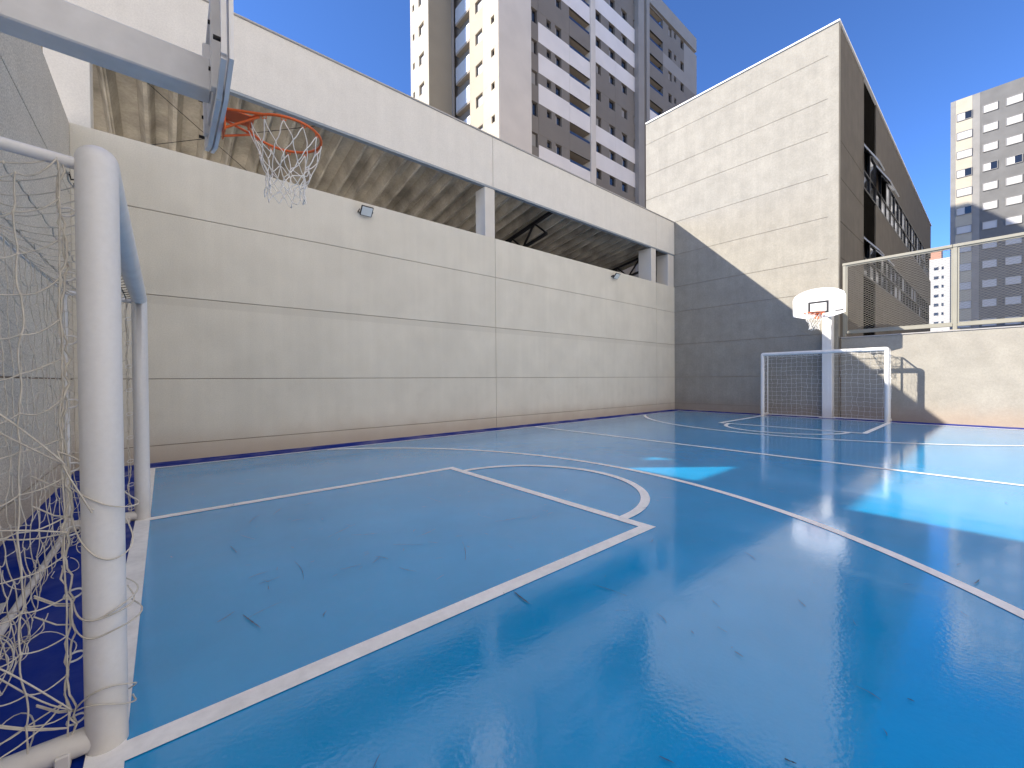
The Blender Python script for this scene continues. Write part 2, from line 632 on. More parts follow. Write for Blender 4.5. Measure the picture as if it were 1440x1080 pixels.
# ------------------------------------------------------------------ shed: fascia, columns, sloping roof
sh = thing('open_shed', (6, YW+2, 0), 'open shed with pale grey fascia and ribbed roof above the long wall', 'building')
FB, FT = 6.155, 7.42
fc = [-9, -1.2, 6.47, 14.22, XE1-.01]
for i in range(4):
    box('fascia_panel', M['fascia'], sh, fc[i]+.006, fc[i+1]-.006, YW-.005, YW+.14, FB, FT, c=.004)
box('fascia_core', M['joint'], sh, -9, XE1-.012, YW+.02, YW+.13, FB+.02, FT-.01)
box('capping', M['cap'], sh, -9.02, XE1-.012, YW-.03, YW+.17, FT, FT+.035, c=.008)
box('drip_edge', M['drip'], sh, -9, XE1-.012, YW-.002, YW+.10, FB-.045, FB-.001)
M['column'] = mat('grey_column_plaster', (.62, .59, .54), .8, var=.03, bump=.3, bscale=120, bdist=.003)
for a, b, d in ((6.22, 6.53, .42), (13.9, 14.22, .55), (15.10, XE1-.03, .5)):
    box('column', M['column'], sh, a, b, YW+.012, YW+d, 4.862, FB-.046, c=.006)
box('corner_pier', M['fascia'], sh, -1.2, -.755, YW+.006, YW+.35, 0, FB-.046, c=.006)
# roof sheets: deep trapezoid ribs falling away from the court
ZR0, SLOPE, X0R = 6.42, .165, -1.62


def roof_sheet(x, w, i):
    prof = [(0, 0), (.06, 0), (.16, .26), (.44, .26), (.54, 0), (.60, 0), (.63, .03), (.70, .20), (.90, .20), (.97, .02), (1.0, 0)]
    mb = MB()
    vv = []
    q = random.Random(i)
    dz = q.uniform(-.004, .004)+(.03 if i % 2 else 0)
    Y0, Y1 = YW+.145, YW+9
    for yy in (Y0, Y1):
        for t, h in prof:
            vv.append((x+t*w, yy, ZR0-SLOPE*(yy-YW)+h+dz))
    n = len(prof)
    for yy in (Y0, Y1):
        for t, h in prof:
            vv.append((x+t*w, yy, ZR0-SLOPE*(yy-YW)+h+dz+.025))
    ff = []
    for k in range(n-1):
        ff += [(k, k+1, n+k+1, n+k), (2*n+k, 3*n+k, 3*n+k+1, 2*n+k+1)]
        ff += [(k, 2*n+k, 2*n+k+1, k+1), (n+k, n+k+1, 3*n+k+1, 3*n+k)]
    ff += [(0, n, 3*n, 2*n), (n-1, 3*n-1, 4*n-1, 2*n-1)]
    mb.add(vv, ff)
    mb.build('roof_sheet', M['roof'], sh)
nsh = 19
wsh = (XE1-.05-X0R)/nsh
for i in range(nsh):
    roof_sheet(X0R+i*wsh, wsh+.02, i)
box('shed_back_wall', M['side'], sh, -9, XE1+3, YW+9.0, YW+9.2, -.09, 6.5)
box('shed_floor', M['line'], sh, -9, XE1, YW+.3, YW+9, -.09, -.02)


def truss(x, name='truss'):
    mb = MB()
    def P(y, dz):
        return (x, YW+y, ZR0-SLOPE*y-.06-dz)
    mb.bar(P(.2, 0), P(8.8, 0), .09, .09)
    mb.bar(P(.6, .55), P(8.8, .55), .08, .08)
    k = .6
    up_ = False
    while k < 8.4:
        mb.bar(P(k, .55 if not up_ else 0), P(k+.55, 0 if not up_ else .55), .05, .05)
        up_ = not up_
        k += .55
    mb.build(name, M['steel_black'], sh)
for x in (9.0, 14.95):
    truss(x)
mb = MB()
for p, q in (((-.6, .3), (1.6, 2.6)), ((-.2, 2.5), (2.4, .3))):
    mb.tube([(p[0], YW+p[1], ZR0-SLOPE*p[1]-.1), (q[0], YW+q[1], ZR0-SLOPE*q[1]-.1)], .006, 5)
mb.build('bracing_cable', M['steel_black'], sh)

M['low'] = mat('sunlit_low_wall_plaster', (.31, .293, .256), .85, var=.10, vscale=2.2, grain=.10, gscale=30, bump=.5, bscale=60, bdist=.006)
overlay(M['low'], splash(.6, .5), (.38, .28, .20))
# ------------------------------------------------------------------ far building
fb = thing('concrete_building', (XE1+8, 6, 0), 'tall pale panelled building with black cladding on its shaded side', 'building')
FR = [0, .26, 1.285, 2.575, 3.87, 4.87, 6.147, 7.443, 8.727, 9.742, 11.04, 11.90]
YB0, YB1, XB1 = 3.13, 9.6, 41.7
box('wall_core', M['joint'], fb, XE1+.016, XB1-.02, YB0+.16, YB1-.02, -.09, 11.86)
box('wall_core', M['joint'], fb, XE1+.205, 19.17, YB0+.012, YB0+.155, -.09, 11.86)
for j in range(11):
    box('panel', M['plaster_far'], fb, XE1, XE1+.20, YB0+.26, YB1, FR[j]+(GAP*1.3 if j else -.08), FR[j+1]-(GAP*1.3 if j < 10 else 0))
box('corner_pier', M['plaster_far'], fb, XE1, XE1+.20, YB0-.004, YB0+.26, -.08, 11.90)
# shaded side, facing -Y
SR = [-.08, 1.15, 2.4, 3.66, 4.9, 6.0, 7.32, 8.45, 11.90]
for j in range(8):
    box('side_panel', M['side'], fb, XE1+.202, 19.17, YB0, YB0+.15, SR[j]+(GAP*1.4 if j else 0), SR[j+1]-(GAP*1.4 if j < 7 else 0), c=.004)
WIN = [(4.9, 6.3), (8.0, 9.62)]       # window bands (z)
ZB = [-.08, 1.6, 3.2, 4.9, 6.3, 8.0, 9.62, 11.90]
for j in range(7):
    z0, z1 = ZB[j], ZB[j+1]
    isw = (z0, z1) in WIN
    if not isw:
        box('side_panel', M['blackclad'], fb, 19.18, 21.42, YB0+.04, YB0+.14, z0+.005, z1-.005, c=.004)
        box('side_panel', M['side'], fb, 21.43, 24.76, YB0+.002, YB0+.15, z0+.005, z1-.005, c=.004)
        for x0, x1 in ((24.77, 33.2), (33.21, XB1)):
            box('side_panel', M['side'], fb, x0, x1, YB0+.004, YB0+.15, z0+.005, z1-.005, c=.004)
M['win_frame'] = mat('black_window_frame', (.015, .015, .016), .4, metal=.3)
q = random.Random(11)
for z0, z1 in WIN:
    x = 19.2
    k = 0
    while x < XB1-1.3:
        w = 1.12
        wn = MB()
        yb = YB0+.012
        for a, b, c_, d in ((x, x+.05, z0, z1), (x+w-.05, x+w, z0, z1), (x+.05, x+w-.05, z0, z0+.06), (x+.05, x+w-.05, z1-.06, z1), (x+.05, x+w-.05, z0+.62, z0+.68)):
            wn.box(a, b, yb-.01, yb+.08, c_, d)
        wo_ = wn.build('window', M['win_frame'], fb)
        gl = M['glass_light'] if q.random() < (.45 if z0 > 7 else .15) else M['glass_dark']
        box('pane', gl, wo_, x+.05, x+w-.05, yb+.03, yb+.04, z0+.06, z0+.62)
        if (z0 > 7 and k in (0, 2, 3)) or (z0 < 7 and k in (0, 2)):
            # tilted-out top sash
            t = MB()
            t.bar((x+w/2, yb+.0, z1-.05), (x+w/2, yb-.42, z0+.80), .04, w-.08, (1, 0, 0))
            t.build('pane', M['glass_light'], wo_)
        else:
            gl = M['glass_light'] if q.random() < (.5 if z0 > 7 else .15) else M['glass_dark']
            box('pane', gl, wo_, x+.05, x+w-.05, yb+.03, yb+.04, z0+.68, z1-.06)
        x += w+.02
        k += 1
box('roof_capping', M['board'], fb, XE1-.04, XB1+.04, YB0-.04, YB0+.26, 11.902, 11.955, c=.006)
box('roof_capping', M['board'], fb, XE1-.04, XE1+.22, YB0+.265, YB1, 11.902, 11.953, c=.006)
box('roof', M['ground'], fb, XE1+.1, XB1, YB0+.2, YB1, 11.87, 11.90)

# ------------------------------------------------------------------ low wall and mesh fence
YL0, YL1 = 3.06, YR+.02
lo = thing('low_wall', (XE1, .3, 0), 'low sunlit plaster wall under the mesh fence', 'wall')
box('wall_body', M['low'], lo, XE1+.003, XE1+.20, YL1, YL0, -.09, 2.40, c=.006)
box('wall_coping', M['cap'], lo, XE1-.02, XE1+.22, YL1, YL0, 2.403, 2.435, c=.006)
mf = thing('mesh_fence', (XE1+.1, .3, 2.435), 'cream framed diamond mesh fence on top of the low wall', 'fence')
XF = XE1+.10
for y in (3.0, .73, -1.54):
    box('post', M['cream_paint'], mf, XF-.035, XF+.035, y-.04, y+.04, 2.437, 4.60, c=.008)
    box('base_plate', M['cream_paint'], mf, XF-.09, XF+.09, y-.09, y+.09, 2.436, 2.452, c=.004)
for y0, y1 in ((3.05, .775), (.772, -1.5)):
    box('top_rail', M['cream_paint'], mf, XF-.05, XF+.05, y1, y0-.002, 4.575, 4.655, c=.01)
for y0, y1 in ((2.958, .772), (.688, -1.498)):
    box('bottom_rail', M['cream_paint'], mf, XF-.03, XF+.03, y1, y0, 2.53, 2.61, c=.008)
    fr = MB()
    for a, b, c_, d in ((y1, y1+.03, 2.612, 4.573), (y0-.03, y0, 2.612, 4.573), (y1+.03, y0-.03, 2.612, 2.64), (y1+.03, y0-.03, 4.545, 4.573)):
        fr.box(XF-.02, XF+.02, a, b, c_, d)
    fr.build('panel_frame', M['cream_paint'], mf)
    ms = MB()
    ya, yb, za, zb = y1+.025, y0-.025, 2.635, 4.55
    dy, dz = .112, .066                  # diamond width and height
    sl = dz/dy
    for sg in (1, -1):
        c0 = -((yb-ya)*sl) if sg > 0 else 0
        k = 0
        n = int(((zb-za)+(yb-ya)*sl)/dz)+1
        for i in range(n):
            c = za+i*dz-((yb-ya)*sl if sg > 0 else 0)
            pts = []
            # z = c + sl*(y-ya)  or  z = c - sl*(y-ya)
            for y in (ya, yb):
                pts.append((y, c+sg*sl*(y-ya)))
            (p0, q0), (p1, q1) = pts
            def clip(p0, q0, p1, q1):
                if q0 == q1:
                    return None
                ts = sorted(((za-q0)/(q1-q0), (zb-q0)/(q1-q0)))
                t0, t1 = max(0, ts[0]), min(1, ts[1])
                if t1-t0 < 1e-3:
                    return None
                return ((p0+(p1-p0)*t0, q0+(q1-q0)*t0), (p0+(p1-p0)*t1, q0+(q1-q0)*t1))
            r_ = clip(p0, q0, p1, q1)
            if r_:
                (a, b), (c2, d) = r_
                xo = XF+.003*sg
                ms.bar((xo, a, b), (xo, c2, d), .004, .0052, (1, 0, 0))
    ms.build('wire_mesh', M['mesh'], mf)

# ------------------------------------------------------------------ goals
def elbow(a, b, c, r, n=6):
    """points rounding the corner b between a and c"""
    a, b, c = Vector(a), Vector(b), Vector(c)
    u, v = (a-b).normalized(), (c-b).normalized()
    p, q_ = b+u*r, b+v*r
    return [((1-t)**2)*p+2*t*(1-t)*b+t*t*q_ for t in [i/n for i in range(n+1)]]


def cord(mb, p, q_, r, rg, sag=.0, wob=.0, n=5):
    p, q_ = Vector(p), Vector(q_)
    pts = []
    o1 = Vector((rg.gauss(0, wob), rg.gauss(0, wob), rg.gauss(0, wob)))
    for i in range(n+1):
        t = i/n
        w = 4*t*(1-t)
        s2 = math.sin(2*math.pi*t)
        pts.append(p.lerp(q_, t)+Vector((0, 0, -sag*w))+o1*w+o1.yzx*.4*s2)
    mb.tube(pts, r, 4, cap=False)


def net_panel(mb, fn, nu, nv, r, rg, jit, sag, wob, knots=True, skip=.0, seg=6, diag=False):
    P = {}
    for i in range(nu+1):
        for j in range(nv+1):
            p = Vector(fn(i/nu, j/nv))
            k = jit if 0 < i < nu and 0 < j < nv else jit*.25
            P[i, j] = p+Vector((rg.gauss(0, k), rg.gauss(0, k), rg.gauss(0, k)))
            P[i, j].z = max(P[i, j].z, .012)
    for (i, j), p in P.items():
        for di, dj in ((1, 0), (0, 1)):
            if (i+di, j+dj) in P and rg.random() >= skip:
                cord(mb, p, P[i+di, j+dj], r, rg, sag*rg.uniform(.3, 1.6), wob, seg)
        if knots:
            d = r*2.1
            mb.tube([p+Vector((0, 0, -d)), p, p+Vector((0, 0, d))], [r, d, r], 5, cap=False)


def make_goal(x, y, rz, label, near):
    g_ = thing('futsal_goal', (x, y, 0), label, 'goal', 'futsal goals facing each other', rz)
    RP, HW, ZC, DP = .054, 1.51, 1.99, .46
    m = M['white_paint']
    L = lambda mb, nm, mt=m, par=g_: mb.build(nm, mt, par, local=True)
    for sy in (-1, 1):
        pts = [(0, sy*HW, .0), (0, sy*HW, .05), (0, sy*HW, 1.0)]+elbow((0, sy*HW, 1), (0, sy*HW, ZC), (0, 0, ZC), .032, 5)
        post = L(MB().tube(pts, RP, 28), 'post')
        # side frame of thin pipe
        f_ = MB()
        f_.tube([(-.04, sy*HW, ZC-.03)]+elbow((-.04, sy*HW, ZC-.03), (-DP, sy*HW, ZC-.0), (-DP, sy*HW, 0), .05)+[(-DP, sy*HW, .05)], .019, 10)
        L(f_, 'back_stay')
        L(MB().tube([(-.03, sy*HW, .045), (-DP-.02, sy*HW, .045)], .040, 18), 'ground_bar')
        for xx in (-.10, -.30):
            L(MB().cbox(xx-.018, xx+.018, sy*HW-.05, sy*HW+.05, .0, .05, .004), 'clamp')
        # net rings on the inside of the post
        k = .12
        while k < 1.9:
            ring = []
            for i in range(14):
                a = 2*math.pi*i/14
                ring.append((-RP-.020+.022*math.cos(a), sy*(HW-.012)+.012*math.sin(a)*0, k+.014*math.sin(a)+.004*math.cos(a)))
            L(MB().tube(ring, .0032, 6, closed=True), 'net_ring', M['white_paint'], post)
            k += .21
    L(MB().tube([(0, -HW+.031, ZC), (0, 0, ZC), (0, HW-.031, ZC)], RP, 28), 'crossbar')
    L(MB().tube([(-DP, -HW-.01, .03), (-DP, HW+.01, .03)], .018, 10), 'rear_bar')
    L(MB().tube([(-DP, -HW+.02, ZC), (-DP, 0, ZC-.015), (-DP, HW-.02, ZC)], .0065, 6), 'rope')
    hk = MB()
    k = -HW+.16
    while k < HW-.1:
        hk.tube([(-RP*.9, k, ZC-.02), (-RP-.025, k, ZC-.03), (-RP-.03, k, ZC-.005)], .003, 5)
        k += .11
    tag(L(hk, 'hook', M['steel_black']), kind='stuff')
    # the net: back, two sides, top
    rg = random.Random(21 if near else 22)
    nb = MB()
    r = .0024 if near else .0019
    c = .135
    ny, nz, nx = round(2*HW/c), round(ZC/c), 4
    wob, jit, sag = (.003, .007, .011) if near else (.006, .010, .006)
    HI = ZC-.01

    def back(u, v):
        z = v*HI
        bulge = .06*math.sin(math.pi*v)*math.sin(math.pi*u)
        drag = 0 if not near else .10*max(0, 1-v*3.2)*(.6+.4*math.sin(7*u))
        return (-DP+.02+bulge*.4+drag, -HW+2*HW*u, max(.02, z-(.05*math.sin(u*math.pi*5) if .05 < v < .95 else 0)*(1 if near else .2)))
    net_panel(nb, back, ny, nz, r, rg, jit, sag, wob)
    for sy in (-1, 1):
        def side(u, v, sy=sy):
            b = .05*math.sin(math.pi*v)*math.sin(math.pi*u)
            return (-RP-.035-u*(DP-RP-.05), sy*(HW+.012+b*.6), .03+v*(HI-.05)-.10*math.sin(math.pi*u)*v*(1 if near else .3))
        net_panel(nb, side, nx, nz, r, rg, jit, sag*1.1, wob*1.1)
        # edge cord gathered along the post
        for kk in range(2):
            pts = []
            n = 70
            for i in range(n+1):
                t = i/n
                pts.append((-RP-.03+rg.gauss(0, .004)+.008*math.sin(31*t+kk), sy*HW+rg.gauss(0, .004)+.008*math.cos(27*t+kk*2), .03+t*(HI-.06)))
            nb.tube(pts, r*1.25, 5, cap=False)

    def top(u, v):
        return (-RP-.03-v*(DP-RP-.05), -HW+2*HW*u, ZC-.015-.07*math.sin(math.pi*v))
    net_panel(nb, top, ny, 3, r, rg, jit*.7, sag, wob*.7)
    if near:
        # slack net lying in heaps on the floor inside the goal
        for k in range(50):
            cy = rg.uniform(-HW+.05, HW-.05)
            cx = -DP+abs(rg.gauss(.03, .10))
            cz = abs(rg.gauss(.05, .07))+.01
            rad = rg.uniform(.03, .075)
            ph, tl = rg.uniform(0, 6.28), rg.uniform(-1.2, 1.2)
            arc = rg.uniform(1.6, 5.2)
            pts = []
            for i in range(19):
                a = ph+arc*i/18
                pts.append((min(cx+rad*math.cos(a), -.07), cy+rad*1.7*math.sin(a), max(.012, cz+rad*.9*math.sin(a+tl))))
            nb.tube(pts, r, 4, cap=False)
        # loops thrown round the near post
        for k in range(7):
            z0 = rg.choice((.14, .24, .40, .52, .66, .75, .85))+rg.uniform(-.03, .03)
            pts = []
            a1 = rg.uniform(395, 425)
            bulge = rg.uniform(.005, .045)
            drop = rg.uniform(-.10, .06)
            for i in range(25):
                t = i/24
                a = R(165+(a1-165)*t)
                rr = RP+.004+.02*abs(2*t-1)**4+bulge*math.exp(-((t-.72)/.16)**2)
                pts.append((rr*math.cos(a), -HW+rr*math.sin(a), max(.015, z0+drop*math.sin(math.pi*t)+.03*math.sin(5*t+k))))
            tail = pts[0]
            pts = [(tail[0]-.09, tail[1]+.02, max(.015, tail[2]+.05)), (tail[0]-.04, tail[1]+.005, tail[2]+.012)]+pts
            nb.tube(pts, r*1.1, 4, cap=False)
        for p, q_ in (((-.10, -HW-.02, 1.02), (-.02, -HW-.075, .82)), ((-.34, -HW-.03, 1.30), (-.08, -HW-.05, .98)),
                      ((-.40, -HW+.0, .30), (-.09, -HW-.02, .12)), ((-.42, -HW-.02, .12), (-.10, -HW-.01, .20)),
                      ((-.30, -HW-.02, .45), (-.08, -HW-.03, .18)), ((-.38, -HW-.03, .85), (-.08, -HW-.04, .76))):
            for k in range(2):
                cord(nb, p, q_, r*1.1, rg, .02, .02, 9)
    L(nb, 'net', M['cord'] if near else M['white_cord'])
    return g_

make_goal(XG0, 3.475, 0, 'white tube goal with torn slack net below the hoop arm', True)
make_goal(XG1, 3.445, math.pi, 'white tube goal standing against the sunlit low wall', False)

# ------------------------------------------------------------------ basketball hoops
BOARD = [(-.44, 0), (-.62, .10), (-.63, .16), (-.63, .55)]
top_ = []
for i in range(1, 16):
    a = math.pi*(1-i/16)
    top_.append((.63*math.cos(a)*1.0, .55+.29*math.sin(a)))
BOARD = [(-.33, .0), (-.62, .085), (-.625, .56)]+[p for p in top_ if abs(p[0]) < .615]+[(.625, .56), (.62, .085), (.33, .0)]


def make_hoop(x, y, rz, label, XB):
    """local +x towards the court; origin at the foot of the pole"""
    h = thing('basketball_hoop', (x, y, 0), label, 'hoop', 'basketball hoops at both ends', rz)
    L = lambda mb, nm, mt, par=h: mb.build(nm, mt, par, local=True)
    L(MB().cbox(-.13, .13, -.125, .125, .0, 3.38, .012), 'pole', M['white_paint'])
    L(MB().cbox(-.15, .15, -.2, .2, .0, .012, .004), 'base_plate', M['white_paint'])
    L(MB().cbox(.131, XB-.03, -.085, .085, 3.125, 3.335, .008), 'arm', M['galv'])
    Z0 = 2.955
    bd = L(MB().prism([(u, Z0+v) for u, v in BOARD], 0, XB+.012, XB+.034), 'backboard', M['board'])
    # stiffening frame behind
    n = len(BOARD)
    fr = MB()
    ins = [(u*.955, Z0+.41+(v-.41)*.945) for u, v in BOARD]
    for i in range(n):
        (a, b), (c, d) = ins[i], ins[(i+1) % n]
        fr.bar((XB-.012, a, b), (XB-.012, c, d), .046, .026, (1, 0, 0))
    L(fr, 'back_frame', M['galv'], bd)
    ch = MB()
    for yy in (-.30, .30):
        ch.cbox(XB-.05, XB+.010, yy-.03, yy+.03, Z0+.06, Z0+.70, .004)
    ch.cbox(XB-.03, XB+.008, -.27, .27, Z0+.12, Z0+.44, .004)
    L(ch, 'bracket', M['galv'], bd)
    for yy in (-.60, .60, -.30, .30):
        for zz in (.18, .46):
            L(MB().tube([(XB-.06, yy, Z0+zz), (XB-.005, yy, Z0+zz)], .012, 8), 'bolt', M['steel_black'], bd)
    # shooter's square and maker's mark on the front
    sq = MB()
    XF_ = XB+.0355
    z0, z1, w, t = Z0+.115, Z0+.465, .245, .055
    for a, b, c, d in ((-w, -w+t, z0, z1), (w-t, w, z0, z1), (-w+t, w-t, z1-t, z1), (-w+t, w-t, z0, z0+t)):
        sq.box(XF_-.001, XF_+.001, a, b, c, d)
    L(sq, 'target_square', M['black'], bd)
    mk = MB()
    # slanted handwritten wordmark, read from the front (local -y is the viewer's right)
    pts = [(0, 0), (.006, .03), (.012, .062), (-.006, .060), (.03, .066), (.052, .05), (.05, .02), (.03, .0), (.0, -.002)]
    st = [pts]
    u0 = .062
    for k in range(5):
        st.append([(u0, .0), (u0+.006, .026), (u0+.013, .030), (u0+.017, .004), (u0+.024, .002), (u0+.030, .028)])
        u0 += .030
    st.append([(u0+.004, .0), (u0+.016, .066), (u0+.020, .060), (u0+.014, .004), (u0+.026, .006)])
    for sgm in st:
        mk.tube([(XF_, .36+.0-(-u), Z0+.135+v) if False else (XF_, .585-.0-(.245-u), Z0+.13+v*1.35) for u, v in sgm], .0055, 5)
    L(mk, 'wordmark', M['black'], bd)
    # rim
    RC, RR, ZR = XB+.034+.15+.235, .235, 3.05
    rm = MB()
    ring = [(RC+RR*math.cos(2*math.pi*i/48), RR*math.sin(2*math.pi*i/48), ZR) for i in range(48)]
    rm.tube(ring, .0095, 10, closed=True)
    rim = L(rm, 'rim', M['orange'])
    br = MB()
    x0 = XB+.036
    br.cbox(x0, x0+.010, -.075, .075, ZR-.14, ZR+.03, .003)
    br.prism([(-.075, ZR+.004), (.075, ZR+.004), (.075, ZR+.012), (-.075, ZR+.012)], 0, x0+.010, RC-RR+.03)
    L(br, 'rim_bracket', M['orange'], rim)
    for sy in (-1, 1):
        L(MB().tube([(x0+.006, sy*.06, ZR-.12), (RC-RR*.80, sy*RR*.56, ZR-.008)], .008, 8), 'brace', M['orange'], rim)
        L(MB().tube([(x0+.006, sy*.07, ZR), (RC-RR*.72, sy*RR*.70, ZR)], .009, 8), 'brace', M['orange'], rim)
    br = MB()
    for i in range(12):
        a = 2*math.pi*(i+.5)/12
        cx, cy = RC+RR*math.cos(a), RR*math.sin(a)
        tx, ty = -math.sin(a)*.014, math.cos(a)*.014
        br.tube([(cx-tx, cy-ty, ZR-.006), (cx-tx, cy-ty, ZR-.026), (cx+tx, cy+ty, ZR-.026), (cx+tx, cy+ty, ZR-.006)], .0032, 5)
    tag(L(br, 'net_hook', M['orange'], rim), kind='stuff')
    # net
    rg = random.Random(5 if rz == 0 else 6)
    nb = MB()
    lev = [(0, RR, -.024), (1, RR*.80, -.15), (0, RR*.66, -.23), (1, RR*.56, -.30), (0, RR*.50, -.36), (1, RR*.50, -.42), (0, RR*.53, -.47)]
    P = []
    for off, rad, z in lev:
        row = []
        for i in range(12):
            a = 2*math.pi*(i+.5+off*.5)/12
            k = .012 if z < -.05 else 0
            row.append(Vector((RC+rad*math.cos(a)+rg.gauss(0, k), rad*math.sin(a)+rg.gauss(0, k), ZR+z+rg.gauss(0, k))))
        P.append(row)
    for k in range(len(P)-1):
        for i in range(12):
            nxt = (i, (i-1) % 12) if lev[k][0] == 0 else ((i+1) % 12, i)
            for j in nxt:
                cord(nb, P[k][i], P[k+1][j], .0034, rg, .004, .006, 5)
    L(nb, 'net', M['white_cord'])
    return h

make_hoop(-.838, YC-.015, 0, 'grey armed basketball hoop over the torn net goal', 1.125)
make_hoop(15.415, YC-.06, math.pi, 'white basketball hoop post behind the goal by the low wall', 1.02)

# ------------------------------------------------------------------ floodlights on the long wall
def floodlight(x, z, label, s):
    f_ = thing('floodlight', (x, YW, z), label, 'floodlight', 'floodlights on the long wall')
    L = lambda mb, nm, mt, par=f_: mb.build(nm, mt, par, local=True)
    L(MB().cbox(-.04, .04, -.012, 0, -.05, .03, .003), 'wall_plate', M['black'])
    br = MB()
    for sx in (-1, 1):
        br.bar((sx*(s*.56), -.004, -.02), (sx*(s*.56), -.12, .0), .006, .03)
    br.bar((-s*.56, -.006, -.02), (s*.56, -.006, -.02), .03, .012)
    L(br, 'bracket', M['black'])
    hd = MB()
    hd.cbox(-s/2, s/2, -.035, 0, -s*.42, s*.42, .008)
    head = L(hd, 'housing', M['black'])
    gl = L(MB().cbox(-s*.43, s*.43, -.039, -.034, -s*.36, s*.36, .002), 'lens', M['lamp_glass'], head)
    head.location = (0, -.115, 0)
    head.rotation_euler = (R(42), 0, 0)
    return f_
floodlight(3.15, 4.66, 'square black floodlight on the long wall between the near hoop and the first shed column', .24)
floodlight(11.55, 4.67, 'square black floodlight on the long wall between the two shed columns', .24)

# ------------------------------------------------------------------ striped tower
M['t_dark'] = mat('tower_taupe_paint', (.23, .20, .163), .85, var=.05, vscale=.6)
M['t_mid'] = mat('tower_grey_paint', (.33, .30, .26), .85, var=.05, vscale=.6)
M['t_white'] = mat('tower_white_paint', (.84, .775, .70), .85, var=.04, vscale=.6)
M['t_strip'] = mat('tower_beige_paint', (.72, .645, .54), .85, var=.05, vscale=.6)
M['t_cream'] = mat('tower_cream_paint', (.47, .41, .315), .85, var=.04, vscale=.6)
M['t_tan'] = mat('tower_tan_paint', (.40, .345, .26), .85, var=.04, vscale=.6)
M['t_olive'] = mat('tower_olive_paint', (.30, .26, .19), .85, var=.06, vscale=.6)
M['t_frame'] = mat('tower_window_frame', (.10, .085, .075), .5)
M['t_shutter'] = mat('tower_shutter', (.30, .28, .25), .6)
M['t_soffit'] = mat('tower_soffit', (.40, .34, .27), .9)
M['t_rail'] = mat('tower_balcony_glass', (.03, .05, .10), .15)
M['t_pale'] = mat('tower_pale_balcony', (.52, .53, .53), .5)

tw = thing('striped_tower', (40, 33, 0), 'tall apartment tower with white and taupe stripes rising behind the shed', 'building')
P0, PIT = 39.31, 2.71
ZT = lambda n: P0-PIT*n
ZTOP = 47.0
YM, YS = 26.9, 26.45               # middle bay plane, side bay plane
NS = list(range(-2, 10))
ZLOW = ZT(9)-1.6


wr = random.Random(31)


def win(parent, axis, plane, a0, a1, z0, z1, open_=.5, style=0):
    """window set back in an opening of a wall facing -Y (axis 1) or -X (axis 0)"""
    def bx(mb, u0, u1, d0, d1, zz0, zz1):
        if axis == 1:
            mb.box(u0, u1, plane+d0, plane+d1, zz0, zz1)
        else:
            mb.box(plane+d0, plane+d1, u0, u1, zz0, zz1)
        return mb
    f_ = MB()
    t = .06
    D = .16
    for u0, u1, q0, q1 in ((a0, a0+t, z0, z1), (a1-t, a1, z0, z1), (a0+t, a1-t, z0, z0+t), (a0+t, a1-t, z1-t, z1)):
        bx(f_, u0+.002, u1-.002, D, D+.10, q0+.002, q1-.002)
    fo = f_.build('window', M['t_frame'], parent)
    if open_ > 0:
        open_ = wr.choice((open_, open_, open_, .06, .75, .95, open_*.6))
    s_ = a0+t+(a1-a0-2*t)*open_
    if axis == 1:
        if open_ > 0:
            bx(MB(), a0+t, s_, D+.03, D+.05, z0+t, z1-t).build('shutter', M['t_shutter'], fo)
        bx(MB(), s_+.001, a1-t, D+.06, D+.08, z0+t, z1-t).build('pane', M['glass_dark'], fo)
    else:
        bx(MB(), a0+t, a1-t, D+.03, D+.05, z0+t, z1-t).build('pane', (M['t_curtain'] if wr.random() < .7 else M['t_shutter']) if style else M['glass_dark'], fo)
    return fo


def open_wall(name, m, axis, plane, a0, a1, z0, z1, wins, th=.34):
    """wall with window openings, one mesh, plus the windows"""
    mb = MB()

    def bx(u0, u1, q0, q1):
        if u1-u0 < .004 or q1-q0 < .004:
            return
        if axis == 1:
            mb.box(u0, u1, plane, plane+th, q0, q1)
        else:
            mb.box(plane, plane+th, u0, u1, q0, q1)
    u = a0
    for (w0, w1, wz0, wz1, op, st) in sorted(wins):
        bx(u, w0, z0, z1)
        bx(w0, w1, z0, wz0)
        bx(w0, w1, wz1, z1)
        u = w1
    bx(u, a1, z0, z1)
    o = mb.build(name, m, tw)
    for (w0, w1, wz0, wz1, op, st) in wins:
        win(tw, axis, plane, w0, w1, wz0, wz1, op, st)
    return o

M['t_curtain'] = mat('tower_pale_blind', (.46, .42, .36), .6)
# solid mass behind every facade, set back so that openings have depth
box('corner_strip', M['t_strip'], tw, 20.98, 21.338, 26.2, 26.204, 0, ZTOP+3)
box('rear_shadow_block', M['t_mid'], tw, 28, 53, 34.2, 40, 0, 58.2)  # unseen block, added and sized to cast the shadow on the grey tower
box('wall', M['t_dark'], tw, 21.4, 55.3, 28.2, 36.2, 0, ZTOP-.3)
box('parapet', M['t_mid'], tw, 24.4, 55.4, YS+.01, YS+.4, 45.25, ZTOP)


def facade(name, m, x0, x1, y, z0, z1, th=.35):
    return box(name, m, tw, x0, x1, y, y+th, z0, z1)

sX = YS/26.9                        # measured columns were taken at Y 26.9
# beige corner strip, prouder than the bay beside it
box('corner_strip', M['t_strip'], tw, 21.34, 24.60, 26.2, 28.1, 0, ZTOP+3)
